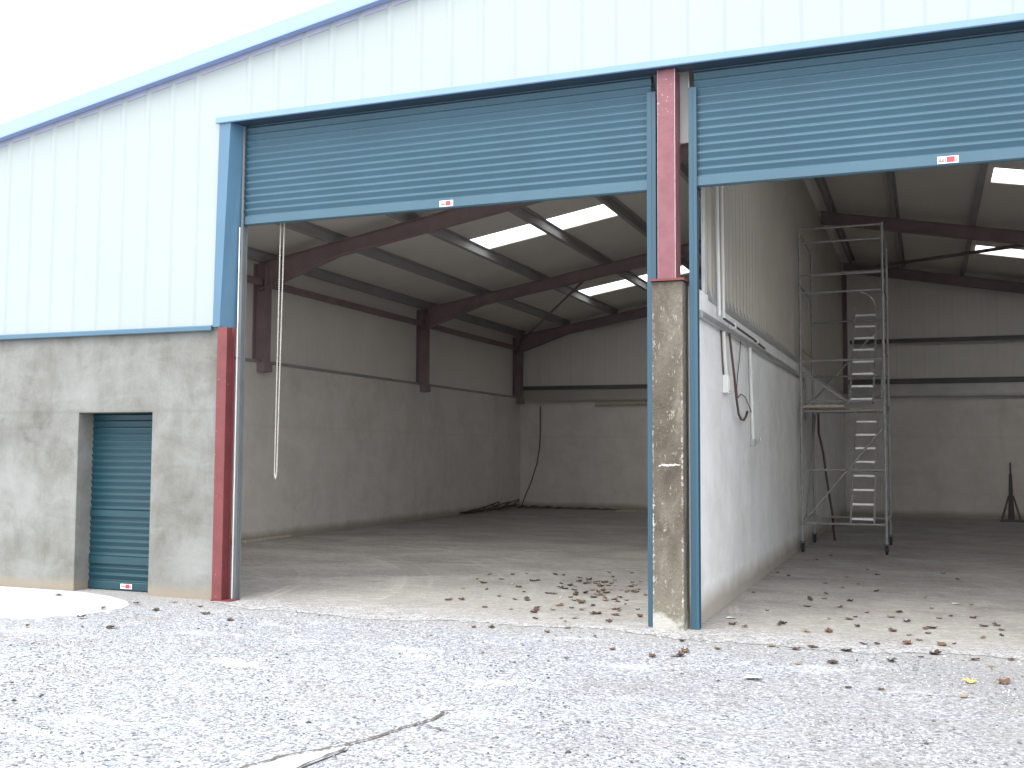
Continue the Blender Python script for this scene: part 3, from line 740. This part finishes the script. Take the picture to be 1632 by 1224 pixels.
free(MB().path([(-1.95,11.44,2.884),(-1.945,11.52,2.7),(-1.94,11.66,2.45),(-1.94,11.8,2.2),(-1.94,11.93,2.04),(-1.94,12.08,1.985),(-1.94,12.28,1.98),(-1.94,12.45,2.03),(-1.94,12.55,2.09)], .014), 'cable', 'cable', 'brown cable hanging in a hook shape below the trunking beside the switch box', 'cable', smooth=True)
free(MB().path([(-1.97,12.3,2.884),(-1.97,12.22,2.7),(-1.97,12.08,2.5),(-1.97,12.0,2.33),(-1.97,12.05,2.22),(-1.97,12.3,2.28),(-1.97,12.6,2.26),(-1.97,12.9,2.16),(-1.97,13.05,2.10)], .006), 'cable', 'cable', 'thin looping wire between the brown cable and the tall white pipe', 'cable', smooth=True)
pp = thing('pipe', 'tall white pipe running down the partition wall to a small tap', 'pipe', (-1.975, 13.1, 1.72))
MB().tube((-1.97,12.98,2.884), (-1.97,13.16,1.78), .02, 8).build('tube', M['white'], pp)
MB().box(-1.998,-1.94,13.11,13.21,1.70,1.779).build('back_plate', M['galv'], pp)
MB().tube((-1.94,13.16,1.74), (-1.87,13.16,1.74), .014, 8).tube((-1.88,13.16,1.752), (-1.88,13.16,1.80), .009, 8).build('tap', M['galv'], pp)
for z in (2.2, 2.6):
    MB().box(-1.998,-1.944,12.985+(2.9-z)*.163-.012,12.985+(2.9-z)*.163+.012,z-.012,z+.012).build('clip', M['white'], pp)

# ------------------------------------------------------------------ pull chain in the left bay
mb = MB()
def strand(x0, z0, x1, z1):
    n = int(abs(z1-z0)/.026)
    for i in range(n):
        t = i/n; tt = (i+1)/n
        a = Vector((x0+(x1-x0)*t, 9.95, z0+(z1-z0)*t)); b = Vector((x0+(x1-x0)*tt, 9.95, z0+(z1-z0)*tt)); mdl = (a+b)/2
        mb.tube(a, mdl, .0045, 5, .0085, cap=False); mb.tube(mdl, b, .0085, 5, .0045, cap=False)
strand(-6.615, 5.15, -6.640, 1.36); strand(-6.560, 5.15, -6.612, 1.36); 
mb.tube((-6.640,9.95,1.36), (-6.626,9.95,1.30), .008, 6); mb.tube((-6.626,9.95,1.30), (-6.612,9.95,1.36), .008, 6)
free(mb, 'pull_chain', 'chain', 'long loop of pale pull chain hanging from the left roller shutter', 'chain', org=(-6.62, 9.95, 1.3))

# ------------------------------------------------------------------ rear of the bays
free(MB().path([(-10.5,29.33,2.95),(-10.5,29.33,2.3),(-10.52,29.33,1.8),(-10.6,29.33,1.3),(-10.78,29.33,.75),(-10.98,29.32,.3),(-11.06,29.3,.03)], .017), 'cable', 'cable', 'dark cable hanging down the rear wall near the far corner of the left bay', 'cable', smooth=True)
free(MB().tube((-8.85,29.34,3.0), (-6.2,29.34,3.0), .035, 8), 'pipe', 'wood', 'pale horizontal pipe fixed under the rail of the rear wall', 'pipe')
mb = MB()
for k in range(9):
    cy = 25.0+k*.36+R_.uniform(-.1,.1); rr = R_.uniform(.28,.6); tl = R_.uniform(.04,.4)
    pts = []
    for i in range(15):
        a = 2*PI*i/14; pts.append((-10.86+.22*math.cos(a)+R_.uniform(-.02,.02), cy+rr*math.sin(a), .03+abs(tl*.5*(1-math.cos(a+PI)))*.7+R_.uniform(0,.02)))
    mb.path(pts, .016, 5)
free(mb, 'hose_coil', 'cable', 'tangled dark hose lying in loops at the foot of the left wall', 'hose', smooth=True, org=(-10.9, 26.5, 0))
# low dark rubbish bank at the foot of the rear wall
mb = MB(); n = 26; P = []
for i in range(n+1):
    x = -11.1+i*.115; hh = .02+.06*abs(math.sin(i*1.3)+.5*math.sin(i*2.9))*(1-i/n*.7)
    P.append([(x, 28.85+.1*math.sin(i*1.9), .0), (x, 29.05+.05*math.sin(i), hh), (x, 29.38, hh*.8), (x, 29.39, 0)])
mb.add([q for r in P for q in r], [(i*4+j, i*4+j+1, i*4+j+5, i*4+j+4) for i in range(n) for j in range(3)])
free(mb, 'rubbish_heap', 'cable', 'low dark heap of rubbish along the foot of the rear wall in the left bay', 'rubbish', org=(-10, 29.1, 0))
free(MB().bar((-11.08,15.7,.03), (-11.09,17.15,.03), .07, .045), 'timber_batten', 'wood', 'pale timber batten lying along the foot of the left concrete wall', 'timber')
free(MB().bar((-7.95,28.3,.03), (-7.42,28.45,.03), .07, .04), 'timber_batten', 'wood', 'short pale timber batten on the floor near the rear wall', 'timber')
st = thing('floor_stand', 'dark tapering metal stand on a flat base by the rear wall of the right bay', 'stand', (1.87, 28.4, 0))
MB().box(1.60,2.14,28.15,28.65,.004,.05).build('base', M['darktimber'], st, bevel=.008)
MB().tube((1.86,28.4,.05), (1.86,28.4,1.15), .075, 10, .035).tube((1.86,28.4,1.151), (1.86,28.4,1.42), .022, 8).build('post', M['darktimber'], st)
for dx, dy in ((-.2,-.18),(.2,-.18),(.2,.18),(-.2,.18)):
    MB().bar((1.86+dx,28.4+dy,.055), (1.86+dx*.25,28.4+dy*.25,.62), .03, .03, up=(0,1,0)).build('strut', M['darktimber'], st)

# ------------------------------------------------------------------ leaves and scraps
def leaf_mesh(seed, s, m):
    r = random.Random(seed); n = 15; vs = [(0, 0, .012)]
    for ring, q in ((1, .5), (2, 1.0)):
        for i in range(n):
            a = 2*PI*i/n + r.uniform(-.08,.08)
            lobe = 1 if ring == 1 else (.62+.38*abs(math.cos(2.5*a)))*r.uniform(.8, 1.1)
            rr = s*q*lobe
            x = rr*math.cos(a); y = rr*math.sin(a)*.72
            z = .006+.28*(x*x)/s+.35*abs(y)*(1 if r.random() < .5 else .1)+r.uniform(0, .014)
            vs.append((x, y, z))
    fs = [(0, 1+i, 1+(i+1) % n) for i in range(n)] + [(1+i, 1+n+i, 1+n+(i+1) % n, 1+(i+1) % n) for i in range(n)]
    # stalk
    k = len(vs); vs += [(-s*.9, 0, .012+s*.5), (-s*.9, .003, .012+s*.5), (-s*1.5, .004, .012), (-s*1.5, 0, .012)]; fs.append((k, k+1, k+2, k+3))
    zmin = min(v[2] for v in vs); vs = [(a, b, c-zmin) for a, b, c in vs]
    me = bpy.data.meshes.new('leaf'); me.from_pydata(vs, [], fs); me.materials.append(m); me.update(); return me
VAR = [leaf_mesh(i, .040+.006*(i % 4), M['leaf'] if i % 4 else M['leaftan']) for i in range(10)]
LEAVES = [(-5.30, 12.46), (-5.10, 12.17), (-5.36, 13.04), (-5.03, 12.62), (-5.09, 11.56), (-4.80, 11.60), (-4.73, 10.70), (-4.87, 10.64), (-4.56, 11.96), (-4.33, 11.56), (-4.61, 12.57), (-4.13, 11.10), (-5.11, 13.16), (-3.88, 9.08), (-3.76, 9.16), (-3.53, 9.77), (-3.22, 9.71), (-3.10, 9.39), (-3.20, 9.10), (-3.60, 10.70), (-3.79, 10.49), (-3.43, 10.58), (-3.31, 10.50), (-3.30, 10.83), (-3.08, 10.33), (-3.01, 10.67), (-2.89, 10.31), (-2.80, 10.76), (-2.64, 10.30), (-2.74, 9.06), (-2.43, 8.54), (-2.65, 8.02), (-2.05, 8.38), (-1.88, 8.45), (-1.84, 8.66), (-1.98, 9.13), (-3.81, 13.42), (-3.97, 13.87), (-3.68, 13.96), (-4.18, 13.15), (-3.59, 11.12), (-4.04, 12.73), (-4.04, 12.37), (-3.93, 12.24), (-3.80, 12.65), (-3.68, 12.52), (-3.76, 12.95), (-3.46, 11.70), (-3.43, 11.87), (-3.35, 12.15), (-3.25, 12.11), (-3.17, 12.31), (-3.42, 12.96), (-3.33, 13.04), (-3.15, 11.24), (-3.33, 11.45), (-3.48, 11.46), (-3.45, 10.97), (-4.96, 13.33), (-4.59, 13.38), (-4.46, 13.34), (-4.46, 11.11), (-4.05, 11.57), (-3.59, 10.38), (-3.98, 10.25), (-4.27, 10.28), (-3.19, 9.95), (-2.85, 9.87), (-3.83, 12.86), (-3.90, 12.68), (-3.94, 12.59), (-3.59, 12.52), (-3.62, 12.73), (-3.69, 12.43), (-3.88, 12.80), (-3.41, 11.64), (-3.25, 12.00), (-3.20, 12.11), (-3.47, 11.62), (-1.89, 14.80), (-1.72, 14.44), (-1.01, 14.61), (-1.21, 13.82), (-0.81, 13.87), (-0.60, 13.26), (-1.11, 12.82), (-1.90, 12.58), (-1.22, 12.12), (-1.55, 11.20), (-1.31, 10.40), (-1.74, 10.18), (-1.60, 10.07), (-0.88, 11.74), (-0.59, 11.47), (-0.68, 11.11), (-0.91, 10.86), (-0.62, 10.51), (-0.85, 10.10), (-0.22, 11.00), (-1.03, 10.02), (-0.06, 10.61), (0.01, 10.68), (-0.02, 10.36), (-0.10, 9.95), (-0.19, 9.73), (-0.43, 9.61), (-0.52, 9.57), (-1.25, 9.17), (-1.04, 9.10), (-0.92, 9.26), (-1.62, 8.88), (-1.84, 8.49), (-1.85, 8.65), (-1.98, 9.12), (-0.04, 12.87), (0.33, 14.96), (0.08, 11.33), (0.19, 11.53), (0.39, 11.51), (0.46, 11.00), (0.60, 10.82), (0.59, 10.49), (0.08, 9.77), (0.17, 9.89), (0.03, 9.33), (-0.07, 9.13), (0.31, 9.19), (0.43, 10.30), (0.42, 8.94), (0.57, 9.30), (-0.96, 8.52), (-0.69, 8.66), (-0.54, 7.90), (-0.34, 7.91), (-0.29, 8.86), (-0.64, 9.19), (0.20, 7.81), (0.48, 8.35), (-1.58, 16.79), (-1.44, 17.63), (-0.80, 15.68), (-0.64, 15.06), (0.15, 15.58), (-0.99, 13.48), (-7.74, 8.64), (-7.53, 8.10), (-7.59, 7.52), (-8.90, 9.23), (-6.88, 7.77), (-7.67, 9.04), (-7.23, 8.80), (-7.43, 9.31), (-6.98, 9.18), (-6.64, 8.82), (-6.21, 8.61)]
for _i in range(36):
    LEAVES.append((round(R_.gauss(-3.62, .38), 2), round(R_.gauss(12.3, .6), 2)))
for _i in range(22):
    LEAVES.append((round(R_.gauss(-3.4, .45), 2), round(R_.gauss(11.0, .6), 2)))
for _i in range(14):
    LEAVES.append((round(R_.uniform(-1.5, .6), 2), round(R_.uniform(9.6, 12.5), 2)))
LEAVES = [q for q in LEAVES if not (-2.6 < q[0] < -1.9 and q[1] > 9.55)]
ZONES = [
 ('brown dry leaf on the floor of the left bay', 'dry leaves scattered on the floor of the left bay', lambda x, y: x < -2.2 and y >= 9.4 and x > -7.1),
 ('brown dry leaf on the floor of the right bay', 'dry leaves scattered on the floor of the right bay', lambda x, y: x >= -2.2 and y >= 9.4),
 ('brown dry leaf on the stone chippings before the small door', 'dry leaves on the yard before the small door', lambda x, y: x < -5 and y < 9.5),
 ('brown dry leaf on the stone chippings before the concrete pillar', 'dry leaves on the yard before the pillar', lambda x, y: x < -1.4),
 ('brown dry leaf on the stone chippings before the right bay', 'dry leaves on the yard before the right bay', lambda x, y: True)]
proto = None
for i, (x, y) in enumerate(LEAVES):
    if proto is None:
        o = bpy.data.objects.new('dry_leaf', VAR[0]); proto = o
    else:
        o = proto.copy(); o.data = VAR[R_.randrange(10)]
    col.objects.link(o)
    zz = .006 if y > 9.4 else (gz(x, y)+.004 if not (x < -7.45 and y > 7.3) else .014)
    o.location = (x+R_.uniform(-.015,.015), y, zz); o.rotation_euler = (R_.uniform(-.15,.15), R_.uniform(-.15,.15), R_.uniform(0, 6.28))
    k = R_.uniform(.6, 1.2); o.scale = (k, k, k*R_.uniform(.6, 1.1))
    for lab, gr, f in ZONES:
        if f(x, y): tag(o, lab, 'leaf', gr); break
y1 = bpy.data.objects.new('leaf', leaf_mesh(99, .05, M['leafyellow'])); col.objects.link(y1); y1.location = (.255, 8.277, gz(.255,8.277)+.006); y1.rotation_euler = (.1, .1, .6)
tag(y1, 'bright yellow leaf on the stone chippings before the right bay', 'leaf')
def scrap(x, y, s, lab):
    mb = MB(); z = .008 if y > 9.4 else gz(x, y)+.012
    mb.add([(x-s,y-s*.6,z),(x+s*.8,y-s*.7,z+.012),(x+s,y+s*.5,z+.004),(x-s*.7,y+s*.6,z+.008),(x,y,z+s*.2)], [(0,1,4),(1,2,4),(2,3,4),(3,0,4)])
    free(mb, 'paper_scrap', 'white', lab, 'scrap')
scrap(-1.804, 10.55, .05, 'white paper scrap on the right bay floor by the foot of the partition wall')
scrap(-1.20, 7.92, .065, 'white paper scrap on the stone chippings right of the pillar foot')
scrap(-4.72, 12.21, .022, 'tiny white paper scrap among the leaves, deeper in the left bay')
scrap(-3.78, 11.26, .022, 'tiny white paper scrap among the leaves, nearer the pillar in the left bay')
scrap(.263, 12.5, .05, 'white paper scrap lying deeper on the right bay floor')

# ------------------------------------------------------------------ light
world = bpy.data.worlds.new("World"); scene.world = world; world.use_nodes = True
nt = world.node_tree; bg = nt.nodes['Background']
sky = nt.nodes.new('ShaderNodeTexSky'); sky.sky_type = 'NISHITA'; sky.sun_disc = False
SUN_EL, SUN_AZ = 58, 196      # azimuth clockwise from +Y
sky.sun_elevation = math.radians(SUN_EL); sky.sun_rotation = math.radians(SUN_AZ)
sky.air_density = 1.0; sky.dust_density = 4.0
mx = nt.nodes.new('ShaderNodeMix'); mx.data_type = 'RGBA'; mx.inputs[0].default_value = .82
nt.links.new(sky.outputs[0], mx.inputs[6]); mx.inputs[7].default_value = (8.9, 9.15, 9.5, 1)   # even cloud deck
nt.links.new(mx.outputs[2], bg.inputs['Color']); bg.inputs['Strength'].default_value = .15
sd = bpy.data.lights.new('sun', 'SUN'); sd.energy = 1.1; sd.angle = math.radians(40); sd.color = (1, .97, .92)
so = bpy.data.objects.new('sun', sd); col.objects.link(so)
e, a = math.radians(SUN_EL), math.radians(SUN_AZ)
dirv = Vector((math.sin(a)*math.cos(e), math.cos(a)*math.cos(e), math.sin(e)))
so.rotation_euler = dirv.to_track_quat('Z', 'Y').to_euler(); so.location = dirv*30

scene.render.engine = 'CYCLES'
scene.cycles.max_bounces = 14; scene.cycles.diffuse_bounces = 8; scene.cycles.transparent_max_bounces = 8
scene.cycles.use_denoising = True
scene.cycles.sample_clamp_indirect = 8
scene.view_settings.view_transform = 'Standard'; scene.view_settings.look = 'None'; scene.view_settings.gamma = 1
scene.view_settings.exposure = 1.25
